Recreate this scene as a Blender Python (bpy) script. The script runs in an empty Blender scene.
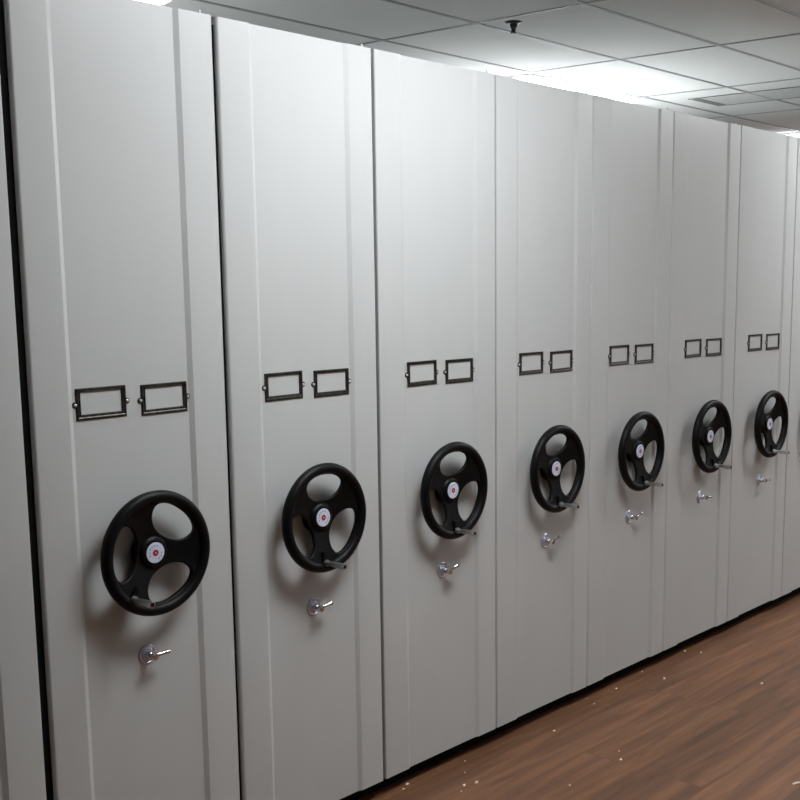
import bpy, bmesh, math, random
from mathutils import Vector, Matrix
random.seed(7)
SC = bpy.context.scene
COL = SC.collection
PI = math.pi

# ---------------------------------------------------------------- camera
CX, CY, CZ = -0.4762216, -2.5182650, 1.6312094
YAW, PIT, ROL, FPX = 0.8763309, -0.1558297, -0.0044172, 1183.998
cd = bpy.data.cameras.new('camera')
cam = bpy.data.objects.new('camera', cd)
COL.objects.link(cam)
F = Vector((math.sin(YAW)*math.cos(PIT), math.cos(YAW)*math.cos(PIT), math.sin(PIT)))
R = Vector((math.cos(YAW), -math.sin(YAW), 0))
U = R.cross(F)
R2 = R*math.cos(ROL) + U*math.sin(ROL)
U2 = -R*math.sin(ROL) + U*math.cos(ROL)
m = Matrix((R2, U2, -F)).transposed().to_4x4()
m.translation = (CX, CY, CZ)
cam.matrix_world = m
cd.sensor_width = 36
cd.lens = FPX/800*36
cd.shift_x = -74.32/800
cd.shift_y = 67.26/800
cd.clip_start = 0.05
SC.camera = cam

# ---------------------------------------------------------------- world, exposure
w = bpy.data.worlds.new('room_world'); SC.world = w
w.use_nodes = True
w.node_tree.nodes['Background'].inputs[0].default_value = (0.75, 0.8, 0.85, 1)
w.node_tree.nodes['Background'].inputs[1].default_value = 0.05
SC.view_settings.view_transform = 'Standard'
SC.view_settings.look = 'None'
SC.view_settings.gamma = 1
SC.view_settings.use_curve_mapping = False
SC.view_settings.exposure = 0.0
LAMP = 21.0            # emission of the ceiling light diffusers
LAMPS = {(1, 0): (.05, .8), (-2, 0): (.03, .22), (4, 0): (.05, .9), (-2, -5): (.03, 1.15), (1, -5): (.08, .88), (4, -5): (.08, .85), (1, -9): (.03, .65), (4, -9): (.03, .55)}   # drop below the ceiling, relative output
LAMP_COLOR = (0.93, 0.965, 1.0)

# ---------------------------------------------------------------- layout numbers
XG = [0.9330, 1.5138, 2.0878, 2.6612, 3.2302, 3.8057, 4.3813, 4.9557]   # right edges of the units
CEIL = 2.8
TX, TY = 1.2, 0.594
GX0, GY0 = 3.893, 1.690
X0, X1, Y0, Y1 = -3.9, 10.9, -4.6, 4.6

# ---------------------------------------------------------------- materials
def mat(name, color, rough=0.5, metal=0.0, emis=0, spec=None, coat=0):
    mt = bpy.data.materials.new(name); mt.use_nodes = True
    b = mt.node_tree.nodes['Principled BSDF']
    b.inputs['Base Color'].default_value = (*color, 1)
    b.inputs['Roughness'].default_value = rough
    b.inputs['Metallic'].default_value = metal
    if spec is not None: b.inputs['Specular IOR Level'].default_value = spec
    if coat: b.inputs['Coat Weight'].default_value = coat
    if emis:
        b.inputs['Emission Color'].default_value = (*color, 1)
        b.inputs['Emission Strength'].default_value = emis
    return mt

def add_noise(mt, scale, lo, hi, bump=0.0, stretch=(1,1,1), detail=4, rough=None):
    """multiply colour by a noise between lo and hi, optional bump"""
    nt = mt.node_tree; b = nt.nodes['Principled BSDF']
    tc = nt.nodes.new('ShaderNodeTexCoord'); mp = nt.nodes.new('ShaderNodeMapping')
    mp.inputs['Scale'].default_value = stretch
    n = nt.nodes.new('ShaderNodeTexNoise'); n.inputs['Scale'].default_value = scale
    n.inputs['Detail'].default_value = detail
    nt.links.new(tc.outputs['Object'], mp.inputs[0]); nt.links.new(mp.outputs[0], n.inputs['Vector'])
    mr = nt.nodes.new('ShaderNodeMapRange'); mr.inputs[1].default_value = .3; mr.inputs[2].default_value = .7
    mr.inputs[3].default_value = lo; mr.inputs[4].default_value = hi
    nt.links.new(n.outputs[0], mr.inputs[0])
    mx = nt.nodes.new('ShaderNodeMix'); mx.data_type = 'RGBA'; mx.blend_type = 'MULTIPLY'; mx.inputs[0].default_value = 1
    mx.inputs[6].default_value = b.inputs['Base Color'].default_value[:]
    nt.links.new(mr.outputs[0], mx.inputs[7]); nt.links.new(mx.outputs[2], b.inputs['Base Color'])
    if bump:
        bp = nt.nodes.new('ShaderNodeBump'); bp.inputs['Strength'].default_value = bump
        bp.inputs['Distance'].default_value = 0.001
        nt.links.new(n.outputs[0], bp.inputs['Height']); nt.links.new(bp.outputs[0], b.inputs['Normal'])
    return mt

M_PAINT = add_noise(mat('cabinet_paint', (0.585, 0.595, 0.582), 0.34), 3.0, 0.97, 1.03, 0.0, (1,1,.4))
nt = M_PAINT.node_tree
_n = nt.nodes.new('ShaderNodeTexNoise'); _n.inputs['Scale'].default_value = 420
_b = nt.nodes.new('ShaderNodeBump'); _b.inputs['Strength'].default_value = 0.12; _b.inputs['Distance'].default_value = 0.0006
_t = nt.nodes.new('ShaderNodeTexCoord'); nt.links.new(_t.outputs['Object'], _n.inputs['Vector'])
nt.links.new(_n.outputs[0], _b.inputs['Height']); nt.links.new(_b.outputs[0], nt.nodes['Principled BSDF'].inputs['Normal'])
M_BODY = mat('shelving_body_paint', (0.66, 0.66, 0.65), 0.5)
M_BLACK = add_noise(mat('black_kick_plate', (0.006, 0.006, 0.006), 0.9, spec=.1), 30, .7, 1.3)
M_RIM = add_noise(mat('black_wheel_plastic', (0.0035, 0.0035, 0.004), 0.46, spec=.18), 300, .8, 1.2, 0.25)
M_BRONZE = add_noise(mat('dark_bronze', (0.075, 0.07, 0.062), 0.36, 0.9), 90, .6, 1.4)
M_CHROME = add_noise(mat('chrome', (0.72, 0.72, 0.75), 0.16, 1.0), 50, .9, 1.05)
M_STEEL = add_noise(mat('steel_handle', (0.66, 0.65, 0.63), 0.34, 1.0), 60, .8, 1.1)
M_ESC = add_noise(mat('lock_rosette', (0.60, 0.60, 0.72), 0.30, 0.55), 50, .9, 1.1)
M_BADGE = add_noise(mat('badge_white', (0.72, 0.77, 0.90), 0.35), 40, .95, 1.05)
M_RED = mat('badge_red', (0.40, 0.012, 0.03), 0.4)
M_BLUE = mat('badge_blue', (0.12, 0.16, 0.4), 0.4)
M_HOLE = mat('socket_black', (0.004, 0.004, 0.004), 0.5)
M_CEIL = add_noise(mat('ceiling_tile', (0.74, 0.755, 0.735), 0.9), 160, .94, 1.04, 0.5)
M_GRID = add_noise(mat('ceiling_grid_metal', (0.36, 0.36, 0.36), 0.5), 20, .95, 1.05)
M_WALL = add_noise(mat('wall_paint', (0.30, 0.30, 0.29), 0.8), 8, .96, 1.04)
M_FRAME = add_noise(mat('light_frame', (0.75, 0.75, 0.75), 0.5), 20, .97, 1.03)
M_VENT = add_noise(mat('vent_paint', (0.55, 0.57, 0.55), 0.5), 20, .95, 1.05)
M_SLOT = mat('vent_slot', (0.09, 0.09, 0.09), 0.8)
M_SPR = add_noise(mat('sprinkler_dark', (0.02, 0.02, 0.02), 0.4, 0.5), 60, .8, 1.2)
M_CHIP = add_noise(mat('chip', (0.95, 0.85, 0.70), 0.8), 200, .85, 1.1)


def floor_material():
    mt = bpy.data.materials.new('wood_floor'); mt.use_nodes = True
    nt = mt.node_tree; b = nt.nodes['Principled BSDF']; L = nt.links.new
    tc = nt.nodes.new('ShaderNodeTexCoord')
    mp = nt.nodes.new('ShaderNodeMapping'); mp.inputs['Location'].default_value = (0.3, 0.052, 0)
    L(tc.outputs['Object'], mp.inputs[0])
    br = nt.nodes.new('ShaderNodeTexBrick')
    br.offset = 0.37; br.offset_frequency = 3; br.squash = 1
    br.inputs['Scale'].default_value = 1
    br.inputs['Brick Width'].default_value = 1.9
    br.inputs['Row Height'].default_value = 0.118
    br.inputs['Mortar Size'].default_value = 0.0012
    br.inputs['Mortar Smooth'].default_value = 0.3
    br.inputs['Bias'].default_value = 0
    br.inputs['Color1'].default_value = (0, 0, 0, 1); br.inputs['Color2'].default_value = (1, 1, 1, 1)
    br.inputs['Mortar'].default_value = (0, 0, 0, 1)
    L(mp.outputs[0], br.inputs['Vector'])
    # grain shifted per plank
    sep = nt.nodes.new('ShaderNodeVectorMath'); sep.operation = 'MULTIPLY'; sep.inputs[1].default_value = (7, 11, 5)
    L(br.outputs['Color'], sep.inputs[0])
    ad = nt.nodes.new('ShaderNodeVectorMath'); ad.operation = 'ADD'
    L(tc.outputs['Object'], ad.inputs[0]); L(sep.outputs[0], ad.inputs[1])
    m2 = nt.nodes.new('ShaderNodeMapping'); m2.inputs['Scale'].default_value = (1.1, 15, 1)
    L(ad.outputs[0], m2.inputs[0])
    g = nt.nodes.new('ShaderNodeTexNoise'); g.inputs['Scale'].default_value = 1.6; g.inputs['Detail'].default_value = 8
    g.inputs['Roughness'].default_value = .62; g.inputs['Distortion'].default_value = .6
    L(m2.outputs[0], g.inputs['Vector'])
    m3 = nt.nodes.new('ShaderNodeMapping'); m3.inputs['Scale'].default_value = (1.2, 4, 1)
    L(ad.outputs[0], m3.inputs[0])
    g2 = nt.nodes.new('ShaderNodeTexNoise'); g2.inputs['Scale'].default_value = 1.5; g2.inputs['Detail'].default_value = 3
    L(m3.outputs[0], g2.inputs['Vector'])
    ramp = nt.nodes.new('ShaderNodeValToRGB')
    e = ramp.color_ramp.elements
    e[0].position = .33; e[0].color = (0.085, 0.033, 0.012, 1)
    e[1].position = .68; e[1].color = (0.29, 0.130, 0.058, 1)
    x = e.new(.5); x.color = (0.175, 0.074, 0.031, 1)
    L(g.outputs[0], ramp.inputs[0])
    # greyish pinkish planks by plank value and broad noise
    mx = nt.nodes.new('ShaderNodeMix'); mx.data_type = 'RGBA'; mx.blend_type = 'MIX'
    ml = nt.nodes.new('ShaderNodeMath'); ml.operation = 'MULTIPLY'; ml.inputs[1].default_value = 0.45
    L(g2.outputs[0], ml.inputs[0]); L(ml.outputs[0], mx.inputs[0])
    L(ramp.outputs[0], mx.inputs[6]); mx.inputs[7].default_value = (0.190, 0.098, 0.058, 1)
    # per plank value
    mr = nt.nodes.new('ShaderNodeMapRange'); mr.inputs[3].default_value = .84; mr.inputs[4].default_value = 1.14
    L(br.outputs['Color'], mr.inputs[0])
    mm = nt.nodes.new('ShaderNodeMix'); mm.data_type = 'RGBA'; mm.blend_type = 'MULTIPLY'; mm.inputs[0].default_value = 1
    L(mx.outputs[2], mm.inputs[6]); L(mr.outputs[0], mm.inputs[7])
    mo = nt.nodes.new('ShaderNodeMix'); mo.data_type = 'RGBA'
    L(br.outputs['Fac'], mo.inputs[0]); L(mm.outputs[2], mo.inputs[6]); mo.inputs[7].default_value = (0.085, 0.04, 0.02, 1)
    L(mo.outputs[2], b.inputs['Base Color'])
    r = nt.nodes.new('ShaderNodeMapRange'); r.inputs[3].default_value = .42; r.inputs[4].default_value = .62
    L(g.outputs[0], r.inputs[0]); L(r.outputs[0], b.inputs['Roughness'])
    bp = nt.nodes.new('ShaderNodeBump'); bp.inputs['Strength'].default_value = .25; bp.inputs['Distance'].default_value = .001
    L(g.outputs[0], bp.inputs['Height']); L(bp.outputs[0], b.inputs['Normal'])
    return mt
M_FLOOR = floor_material()

# ---------------------------------------------------------------- helpers
def link(name, me, mats, parent=None, smooth=False, ang=38):
    o = bpy.data.objects.new(name, me); COL.objects.link(o)
    if not isinstance(mats, (list, tuple)): mats = [mats]
    if not me.materials:
        for mt in mats: me.materials.append(mt)
    if parent: o.parent = parent
    if smooth:
        for p in me.polygons: p.use_smooth = True
        try: me.set_sharp_from_angle(angle=math.radians(ang))
        except Exception: pass
    return o
def obj(name, bm, mats, parent=None, smooth=False, ang=38):
    bmesh.ops.recalc_face_normals(bm, faces=bm.faces)
    me = bpy.data.meshes.new(name); bm.to_mesh(me); bm.free()
    return link(name, me, mats, parent, smooth, ang)
def tag(o, label=None, cat=None, group=None, kind=None):
    if label: o['label'] = label
    if cat: o['category'] = cat
    if group: o['group'] = group
    if kind: o['kind'] = kind
    return o
def box(bm, x0, x1, y0, y1, z0, z1, bev=0, mi=0, seg=2):
    r = bmesh.ops.create_cube(bm, size=1)
    vs = r['verts']
    for v in vs:
        v.co = Vector(((x0+x1)/2 + v.co.x*(x1-x0), (y0+y1)/2 + v.co.y*(y1-y0), (z0+z1)/2 + v.co.z*(z1-z0)))
    fs = {f for v in vs for f in v.link_faces}
    for f in fs: f.material_index = mi
    if bev:
        es = list({e for v in vs for e in v.link_edges})
        bmesh.ops.bevel(bm, geom=es, offset=bev, segments=seg, affect='EDGES', profile=.5)
def lathe(bm, prof, org=(0,0,0), axis=(0,0,1), n=32, mi=0, cap=True):
    """prof: list of (radius, height along axis)"""
    a = Vector(axis).normalized(); q = Vector((0,0,1)).rotation_difference(a); o = Vector(org)
    rings = []
    for r, h in prof:
        if r < 1e-6:
            rings.append([bm.verts.new(o + q @ Vector((0,0,h)))])
        else:
            rings.append([bm.verts.new(o + q @ Vector((r*math.cos(2*PI*k/n), r*math.sin(2*PI*k/n), h))) for k in range(n)])
    for A, B in zip(rings, rings[1:]):
        for k in range(n):
            k2 = (k+1) % n
            if len(A) == 1 and len(B) == 1: continue
            if len(A) == 1: f = bm.faces.new((A[0], B[k], B[k2]))
            elif len(B) == 1: f = bm.faces.new((A[k], A[k2], B[0]))
            else: f = bm.faces.new((A[k], A[k2], B[k2], B[k]))
            f.material_index = mi
    if cap:
        for Rg in (rings[0], rings[-1]):
            if len(Rg) > 1:
                f = bm.faces.new(Rg); f.material_index = mi
def struct(name, bm, m):
    return tag(obj(name, bm, m), kind='structure')

# ---------------------------------------------------------------- the room
bm = bmesh.new(); box(bm, X0, X1, Y0, Y1, -0.1, 0); struct('floor', bm, M_FLOOR)
bm = bmesh.new(); box(bm, X0, X1, Y0, Y1, CEIL, CEIL+0.1); struct('ceiling', bm, M_CEIL)
bm = bmesh.new(); box(bm, X0, X1, Y1, Y1+.1, 0, CEIL); struct('wall_back', bm, M_WALL)
bm = bmesh.new(); box(bm, X0, X1, Y0-.1, Y0, 0, CEIL); struct('wall_front', bm, M_WALL)
bm = bmesh.new(); box(bm, X0-.1, X0, Y0, Y1, 0, CEIL); struct('wall_left', bm, M_WALL)
bm = bmesh.new(); box(bm, X1, X1+.1, Y0, Y1, 0, CEIL); struct('wall_right', bm, M_WALL)
# T-bar grid of the suspended ceiling
bm = bmesh.new()
k = math.ceil((X0-GX0)/TX)
while GX0 + k*TX < X1:
    x = GX0 + k*TX; box(bm, x-.009, x+.009, Y0+.001, Y1-.001, CEIL-.004, CEIL); k += 1
k = math.ceil((Y0-GY0)/TY)
while GY0 + k*TY < Y1:
    y = GY0 + k*TY; box(bm, X0+.001, X1-.001, y-.009, y+.009, CEIL-.005, CEIL-.0002); k += 1
struct('trim_1', bm, M_GRID)

# ---------------------------------------------------------------- ceiling lights
def light(ix, iy, label, group='recessed ceiling lights'):
    xa = GX0 + ix*TX; ya = GY0 + iy*TY
    e = bpy.data.objects.new('ceiling_light', None); COL.objects.link(e)
    e.location = (xa+TX/2, ya+TY/2, CEIL)
    tag(e, label, 'ceiling light', group)
    hx, hy, dp = TX/2-.014, TY/2-.014, LAMPS[(ix, iy)][0]
    M_LAMP = mat('light_diffuser', LAMP_COLOR, 0.5, emis=LAMP*LAMPS[(ix, iy)][1])
    bm = bmesh.new()
    box(bm, -hx, hx, -hy, hy, -.012, 0, .002)
    obj('light_frame', bm, M_FRAME, e)
    bm = bmesh.new()
    pr = [(-hy+.012, -.0125), (-hy+.012, -.0125-(dp-.0165)*.5), (-hy+.05, -dp+.004), (hy-.05, -dp+.004), (hy-.012, -.0125-(dp-.0165)*.5), (hy-.012, -.0125)]
    A = [bm.verts.new((-hx+.0125, y, z)) for y, z in pr]; B = [bm.verts.new((hx-.0125, y, z)) for y, z in pr]
    for k in range(6): bm.faces.new((A[k], A[(k+1) % 6], B[(k+1) % 6], B[k]))
    bm.faces.new(A); bm.faces.new(B)
    obj('diffuser', bm, M_LAMP, e)
LIGHTS = [(1, 0, 'glaring rectangular ceiling light just above the fourth and fifth shelving units'),
 (-2, 0, 'ceiling light showing as a bright sliver above the leftmost handwheel unit'),
 (4, 0, 'rectangular ceiling light over the far right end of the shelving row'),
 (-2, -5, 'ceiling light in the aisle in front of the leftmost units'),
 (1, -5, 'ceiling light in the aisle in front of the far right units'),
 (4, -5, 'ceiling light at the far end of the aisle beyond the units'),
 (1, -9, 'dim unseen fill light added at the ceiling right of the camera'),  # added fill lamp out of view, softens and neutralises the wheel shadows
 (4, -9, 'dim unseen fill light added at the ceiling in the far right corner of the room')]  # second added fill lamp, also unseen, for softer shadows
for ix, iy, lb in LIGHTS: light(ix, iy, lb)

# ---------------------------------------------------------------- shelving units
WPITCH = 0.5738
ZB, ZT = 0.057, 2.30
def panel_mesh(g, W, r):
    """end panel: two proud strips and a shallow recessed centre, extruded in z; local x from the left gap edge g to W"""
    d = .0065
    pr = [(g, .030)]
    for k in range(11):
        a = k/10*PI/2
        pr.append((g + r - r*math.cos(a), r - r*math.sin(a)))
    pr += [(.119, 0), (.132, d), (.466, d), (.480, 0)]
    r = .003
    for k in range(9):
        a = k/8*PI/2
        pr.append((W - r + r*math.sin(a), r - r*math.cos(a)))
    pr.append((W, .030))
    bm = bmesh.new()
    A = [bm.verts.new((x, y, ZB)) for x, y in pr]; B = [bm.verts.new((x, y, ZT)) for x, y in pr]
    n = len(pr)
    for k in range(n):
        k2 = (k+1) % n
        bm.faces.new((A[k], A[k2], B[k2], B[k]))
    bm.faces.new(A); bm.faces.new(B)
    return bm

# handwheel, built in its own frame: axis along Y, front is -Y, crank spoke pointing down
def wheel_mesh():
    cu = bpy.data.curves.new('tmp', 'CURVE'); cu.dimensions = '2D'; cu.fill_mode = 'BOTH'
    cu.extrude = .0035; cu.bevel_depth = .0035; cu.bevel_resolution = 2
    def spl(pts):
        s = cu.splines.new('POLY'); s.points.add(len(pts)-1); s.use_cyclic_u = True
        for p, q in zip(s.points, pts): p.co = (q[0], q[1], 0, 1)
    spl([(.142*math.cos(2*PI*k/72), .142*math.sin(2*PI*k/72)) for k in range(72)])
    spl([(.038*math.cos(2*PI*k/36), .038*math.sin(2*PI*k/36)) for k in range(36)])
    for c in (-28, 92, 211):
        pts = []
        for k in range(40):
            t = 2*PI*k/40; ct, st = math.cos(t), math.sin(t); ex = 2/2.5
            u = .0700*math.copysign(abs(ct)**ex, ct); v = .0425*math.copysign(abs(st)**ex, st)
            rr = .0880 + v - (u*u)*2.5*(0.5 + v/.085)
            u *= 1 + .22*v/.0425
            a = math.radians(c)
            pts.append((rr*math.cos(a) - u*math.sin(a), rr*math.sin(a) + u*math.cos(a)))
        spl(pts)
    oc = bpy.data.objects.new('tmp', cu); COL.objects.link(oc)
    dg = bpy.context.evaluated_depsgraph_get()
    me = bpy.data.meshes.new_from_object(oc.evaluated_get(dg))
    bm = bmesh.new(); bm.from_mesh(me)
    bpy.data.objects.remove(oc); bpy.data.meshes.remove(me); bpy.data.curves.remove(cu)
    bmesh.ops.triangulate(bm, faces=bm.faces)
    for _ in range(2):
        le = [e for e in bm.edges if e.calc_length() > .022]
        bmesh.ops.subdivide_edges(bm, edges=le, cuts=1)
    bmesh.ops.triangulate(bm, faces=bm.faces)
    for v in bm.verts:
        rr = math.hypot(v.co.x, v.co.y); q = min(1, max(0, (rr-.042)/(.132-.042)))
        v.co = Vector((v.co.x, -v.co.z + .024 - .021*q, v.co.y))      # dished web
    for f in bm.faces: f.material_index = 0
    # rim
    n, k_, Rm, t = 72, 16, .160-.0152, .0152
    rings = []
    for a in range(n):
        A = 2*PI*a/n
        rings.append([bm.verts.new(((Rm+t*math.cos(2*PI*b/k_))*math.cos(A), t*1.05*math.sin(2*PI*b/k_), (Rm+t*math.cos(2*PI*b/k_))*math.sin(A))) for b in range(k_)])
    for a in range(n):
        for b in range(k_):
            bm.faces.new((rings[a][b], rings[(a+1) % n][b], rings[(a+1) % n][(b+1) % k_], rings[a][(b+1) % k_]))
    # boss and shaft to the panel behind
    lathe(bm, [(.034, -.0495), (.036, -.034), (.046, -.032), (.047, -.022), (.0455, -.010), (.041, -.001), (.037, .004), (.033, .006), (.030, .0065), (0, .0065)], (0,0.015,0), (0,-1,0), 40, 0, cap=False)   # deep boss reaching back to the panel
    # slot pocket below the crank
    box(bm, -.008, .008, -.008, .004, -.131, -.098, .003)
    return bm
def badge_mesh():
    bm = bmesh.new()
    y = -.0085
    lathe(bm, [(.0265, 0), (.0265, .0012), (.0255, .0018), (0, .0018)], (0,-y,0), (0,-1,0), 36, 0)
    lathe(bm, [(.0082, 0), (.0082, .0026), (0, .0026)], (0,-y,0), (0,-1,0), 24, 1)
    lathe(bm, [(.0022, 0), (.0022, .0031), (0, .0031)], (0,-y,0), (0,-1,0), 5, 0)
    for k in range(11):      # small illegible characters round the badge
        if k in (6, 7): continue
        a = math.radians(200 - k*26)
        c = Vector((.0185*math.cos(a), -y-.0016, .0185*math.sin(a)))
        for s in ((-.0012, 0), (.0012, .0006)):
            b2 = bmesh.new()
            rot = Matrix.Rotation(-(a - PI/2), 4, 'Y')
            box(b2, -.0005+s[0], .0005+s[0], -.0007, .0007, -.0022, .0022-s[1])
            for v in b2.verts: v.co = c + rot @ v.co
            tmp = bpy.data.meshes.new('t'); b2.to_mesh(tmp); b2.free()
            n0 = len(bm.faces); bm.from_mesh(tmp); bpy.data.meshes.remove(tmp)
            bm.faces.ensure_lookup_table()
            for f in bm.faces[n0:]: f.material_index = 2
    return bm
def crank_mesh():
    bm = bmesh.new()
    lathe(bm, [(.0095, -.002), (.0100, .004), (.0070, .010), (.0064, .018), (.0078, .030), (.0088, .055), (.0090, .070), (.0084, .075), (.0060, .0758)], (0,-.012,-.130), (.0,-1,.0), 20, 0)
    return bm
def crank_socket_mesh():
    bm = bmesh.new()
    lathe(bm, [(.0058, 0), (.0058, .0012), (0, .0014)], (0,-.012-.0756,-.130), (0,-1,0), 16, 0)
    return bm
# label holder, centre at origin, lies against the panel (y <= 0)
def holder_mesh():
    bm = bmesh.new()
    w_, h_ = .0690, .0385
    def ring(w2, h2, y, z0=0): return [bm.verts.new(c) for c in ((-w2, y, -h2+z0), (w2, y, -h2+z0), (w2, y, h2), (-w2, y, h2))]
    prof = [(0, 0, 0), (0, -.0022, 0), (.0015, -.0034, 0), (.0050, -.0034, 0), (.0062, -.0024, 0), (.0085, -.0022, 0), (.0098, -.0036, 0), (.0118, -.0030, 0), (.0122, 0, 0)]
    R_ = []
    for ins, y, _ in prof:
        k = ins/.0122
        R_.append([bm.verts.new(c) for c in ((-w_+ins*1.0, y, -h_+ins*1.12), (w_-ins, y, -h_+ins*1.12), (w_-ins, y, h_-ins*.72), (-w_+ins, y, h_-ins*.72))])
    for A, B in zip(R_, R_[1:]):
        for k in range(4):
            bm.faces.new((A[k], A[(k+1) % 4], B[(k+1) % 4], B[k]))
    for s in (-1, 1):
        lathe(bm, [(.0078, 0), (.0078, .0014), (.0068, .0022), (0, .0022)], (s*(w_+.0025), 0, -.001), (0,-1,0), 20, 0)
    return bm
def rivet_mesh():
    bm = bmesh.new()
    lathe(bm, [(.0042, 0), (.0040, .0016), (.0028, .0028), (0, .0033)], (0,0,0), (0,-1,0), 16)
    return bm
def rosette_mesh():
    bm = bmesh.new()
    lathe(bm, [(.0265, 0), (.0265, .0015), (.0245, .0035), (.0215, .0035), (.0200, .0020), (.0180, .0022), (.0165, .0042), (.0120, .0048), (0, .0048)], (0,0,0), (0,-1,0), 36)
    return bm
def barrel_mesh():
    bm = bmesh.new()
    lathe(bm, [(.0100, .004), (.0105, .008), (.0100, .016), (.0082, .020), (.0062, .021), (.0058, .026), (.0092, .028), (.0105, .033), (.0088, .038), (0, .0395)], (0,0,0), (0,-1,0), 24)
    return bm
def lever_mesh():
    bm = bmesh.new()
    a = Vector((.004, -.026, 0)); d = Vector((.046, -.008, .007)).normalized()
    lathe(bm, [(.0060, 0), (.0058, .010), (.0048, .020), (.0050, .032), (.0062, .038), (.0050, .043), (0, .0445)], a, d, 14)
    return bm
def bolt_mesh():
    bm = bmesh.new()
    lathe(bm, [(.0045, 0), (.0045, .004), (.0025, .006), (.0022, .012), (0, .013)], (0,0,0), (0,0,1), 12)
    return bm
def mk(name, bm, mats, smooth=True):
    bmesh.ops.recalc_face_normals(bm, faces=bm.faces)
    me = bpy.data.meshes.new(name); bm.to_mesh(me); bm.free()
    if not isinstance(mats, list): mats = [mats]
    for x in mats: me.materials.append(x)
    for p in me.polygons: p.use_smooth = smooth
    if smooth: me.set_sharp_from_angle(angle=math.radians(40))
    return me
ME = dict(handwheel=mk('handwheel', wheel_mesh(), M_RIM), badge=mk('badge', badge_mesh(), [M_BADGE, M_RED, M_BLUE], False),
    crank=mk('crank_handle', crank_mesh(), M_STEEL), socket=mk('handle_socket', crank_socket_mesh(), M_HOLE),
    holder=mk('label_holder', holder_mesh(), M_BRONZE, False), rivet=mk('rivet', rivet_mesh(), M_STEEL),
    rosette=mk('lock', rosette_mesh(), M_ESC), barrel=mk('lock_barrel', barrel_mesh(), M_CHROME),
    lever=mk('lock_lever', lever_mesh(), M_CHROME), bolt=mk('bolt', bolt_mesh(), M_STEEL))
def inst(name, key, parent, loc=(0,0,0), rot=(0,0,0), label=None):
    o = bpy.data.objects.new(name, ME[key]); COL.objects.link(o); o.parent = parent
    o.location = loc; o.rotation_euler = rot
    if label: o['label'] = label
    return o

GAP = [.020, .024, .0150, .0125, .0085, .0075, .0075, .0070, .0065]
ANG = [None, -128.7, -94.5, -91.8, -89.2, -83.0, -84.0, -86.0, -88.0]
UL = ['grey shelving unit cut off by the left edge, its wheel out of view',
 'nearest whole grey shelving unit, with the largest black handwheel',
 'grey shelving unit with the second black handwheel from the left',
 'bright grey shelving unit with the third handwheel from the left, palest at its top',
 'grey shelving unit with the fourth handwheel from the left, below the ceiling glare',
 'grey shelving unit with the fifth handwheel from the left',
 'grey shelving unit with the sixth handwheel from the left',
 'grey shelving unit with the seventh and smallest handwheel at far right',
 'grey shelving unit end panel cut to a thin sliver by the right edge']
XL = [XG[0]-WPITCH] + XG[:] + [XG[-1]+WPITCH*k for k in (1, 2, 3, 4)]                     # left grid line of each unit
XR = XG[:] + [XG[-1]+WPITCH*k for k in (1, 2, 3, 4, 5)]
UL += ['grey shelving unit out of the picture, continuing the row beyond its right edge']*4
GAP += [.0065]*4; ANG += [-88.0]*4
DEPTH = 3.0
for i in range(13):
    xl, W, g = XL[i], XR[i]-XL[i], GAP[i]
    u = bpy.data.objects.new('mobile_shelving_unit', None); COL.objects.link(u)
    u.location = (xl, 0, 0)
    tag(u, UL[i], 'shelving unit', 'row of mobile shelving units')
    obj('end_panel', panel_mesh(g, W, .009 if i < 3 else .004), M_PAINT, u, True, 13)
    bm = bmesh.new(); box(bm, .0008, g+.004, .012, .030, ZB, ZT-.02); obj('gap_shade_seal', bm, M_BLACK, u)  # black rubber strip added so the gap reads as deep shade
    bm = bmesh.new(); box(bm, g+.001, W-.001, .0302, DEPTH, .075, ZT-.004, .002)
    obj('body', bm, M_BODY, u)
    bm = bmesh.new(); box(bm, .0005, W-.0005, .052, DEPTH-.02, 0.0, .0748)
    obj('kick_plate', bm, M_BLACK, u)
    inst('bolt', 'bolt', u, (W-.025, .014, ZT))
    if i == 0:
        # only its right-hand strip shows: no fittings in view
        pass
    if 1 <= i:
        s = inst('handwheel', 'handwheel', u, (.309 + (.006 if i == 1 else 0), -.043, .959), (0, -math.radians(ANG[i]+90), 0))
        inst('badge', 'badge', s, rot=(0, math.radians(ANG[i]+90), 0), label='round white badge with a red centre')
        c = inst('crank_handle', 'crank', s, label='steel crank handle')
        c2 = inst('handle_socket', 'socket', s, label='black end socket of the crank handle')
    for lx, tilt in ((.2100, 0), (.3920, 0)):
        if i == 0: break
        jt = random.uniform(-.008, .008)
        h = inst('label_holder', 'holder', u, (lx, .0065, 1.3445 if lx < .3 else 1.3415), (0, jt, 0))
        for sx in (-.0715, .0715): inst('rivet', 'rivet', h, (sx, -.0022, -.001), label='bright rivet')
    if i:
        l = inst('lock', 'rosette', u, (.2995 + (.005 if i == 1 else 0), .0065, .688), (0, random.uniform(-.2, .2), 0))
        inst('lock_barrel', 'barrel', l)
        inst('lock_lever', 'lever', l)

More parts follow.
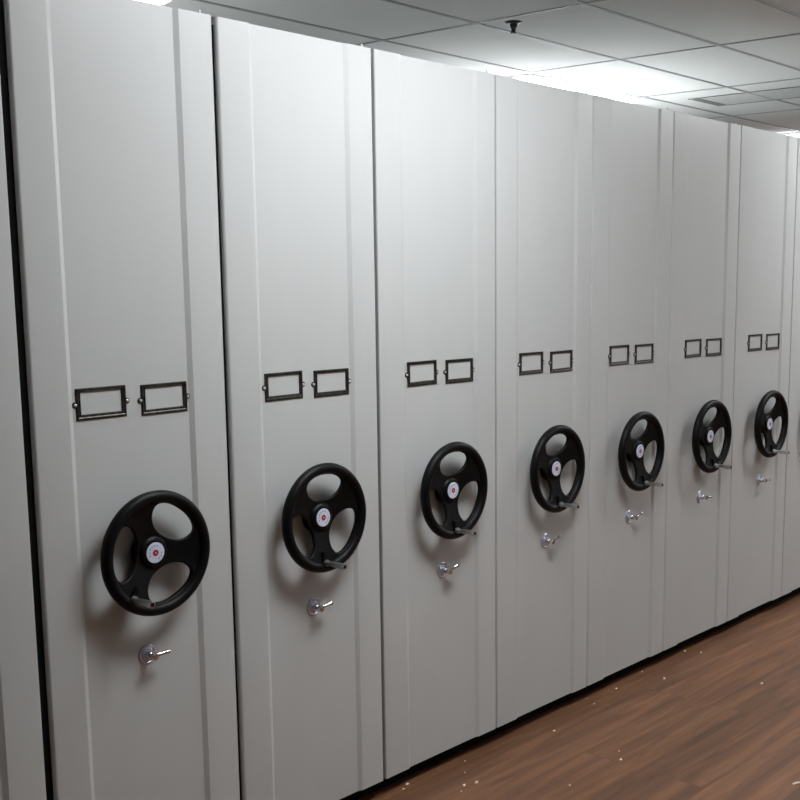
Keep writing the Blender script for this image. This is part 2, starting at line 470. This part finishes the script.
# ---------------------------------------------------------------- ceiling fittings
s = bpy.data.objects.new('fire_sprinkler', None); COL.objects.link(s); s.location = (3.99, .957, CEIL)
tag(s, 'small black sprinkler head hanging from the ceiling near the top of the picture', 'sprinkler')
bm = bmesh.new(); lathe(bm, [(.040, 0), (.040, .003), (.034, .008), (.020, .010), (0, .010)], (0,0,0), (0,0,-1), 28); obj('flange', bm, M_SPR, s, True)
bm = bmesh.new(); lathe(bm, [(.018, .008), (.018, .018), (.015, .020), (.015, .026)], (0,0,0), (0,0,-1), 16)
for sx in (-1, 1):
    lathe(bm, [(.0028, 0), (.0028, .030)], (sx*.014, 0, -.018), (-sx*.12, 0, -1), 8)
lathe(bm, [(.006, .024), (.006, .046)], (0,0,0), (0,0,-1), 8)
obj('nozzle', bm, M_SPR, s, True)
bm = bmesh.new(); lathe(bm, [(.0, .046), (.014, .046), (.016, .048), (.014, .051), (0, .052)], (0,0,0), (0,0,-1), 18); obj('deflector', bm, M_SPR, s, True)

v = bpy.data.objects.new('ceiling_vent', None); COL.objects.link(v); v.location = (6.76, .35, CEIL)
tag(v, 'long grey air vent with dark slots in the ceiling at upper right', 'vent')
bm = bmesh.new(); box(bm, -.20, .21, -1.15, 1.17, -.004, 0, .001); obj('vent_panel', bm, M_VENT, v)
bm = bmesh.new(); box(bm, -.202, -.19, -1.15, 1.17, -.005, -.0035); obj('slot', bm, M_SLOT, v)
bm = bmesh.new(); box(bm, .198, .210, -1.15, 1.17, -.005, -.0035); obj('slot', bm, M_SLOT, v)
bm = bmesh.new()
for k in range(9): box(bm, -.17+k*.04, -.145+k*.04, 1.09, 1.16, -.005, -.0035)
obj('end_grille', bm, M_SLOT, v)

# ---------------------------------------------------------------- debris on the floor
SPOTS = [(2.208, 0.010, 1.3), (2.173, -0.006, 0.8), (2.473, -0.014, 0.7), (2.398, -0.076, 0.7), (2.318, -0.141, 1.5), (2.362, -0.158, 1.5),
 (2.278, -0.164, 0.8), (2.89, -0.09, 1), (3.648, -0.104, 1.7), (4.026, 0.016, 1.3), (4.052, -0.05, 1), (3.664, 0.014, 1), (3.42, -0.017, 1),
 (2.822, -0.423, 1.2), (2.537, -0.408, 0.8), (3.843, -0.445, 1.4), (2.882, -0.377, 0.6), (3.247, 0.010, 0.5), (3.216, -0.046, 0.6)]
for x, y, sz in SPOTS:
    bm = bmesh.new()
    n = random.randint(5, 7); r = .0046*sz
    lo = []; hi = []
    a0 = random.random()*6
    for k in range(n):
        a = a0 + 2*PI*k/n; rr = r*random.uniform(.55, 1.15)
        lo.append(bm.verts.new((rr*math.cos(a)*1.3, rr*math.sin(a), 0)))
        hi.append(bm.verts.new((rr*math.cos(a)*1.1, rr*math.sin(a)*.85, r*random.uniform(.3, .7))))
    for k in range(n): bm.faces.new((lo[k], lo[(k+1) % n], hi[(k+1) % n], hi[k]))
    bm.faces.new(lo); bm.faces.new(hi)
    o = obj('paint_chip', bm, M_CHIP); o.location = (x, y, 0)
    tag(o, 'tiny pale chip of debris lying on the brown wood floor', 'debris', 'pale chips scattered on the floor')
bm = bmesh.new()
pts = [(-.014, .007, .002), (-.006, .002, .005), (.003, -.003, .005), (.014, -.006, .0022)]
P = []
for x, y, z in pts:
    P.append([bm.verts.new((x-.0015, y-.003, z-.002)), bm.verts.new((x-.001, y-.003, z+.001)), bm.verts.new((x+.001, y+.003, z+.001)), bm.verts.new((x+.001, y+.003, z-.002))])
for A, B in zip(P, P[1:]):
    for k in range(4): bm.faces.new((A[k], A[(k+1) % 4], B[(k+1) % 4], B[k]))
bm.faces.new(P[0]); bm.faces.new(P[-1])
o = obj('wood_shaving', bm, M_CHIP); o.location = (3.018, -.978, 0)
tag(o, 'pale curled shaving on the floor at the lower right edge', 'debris')
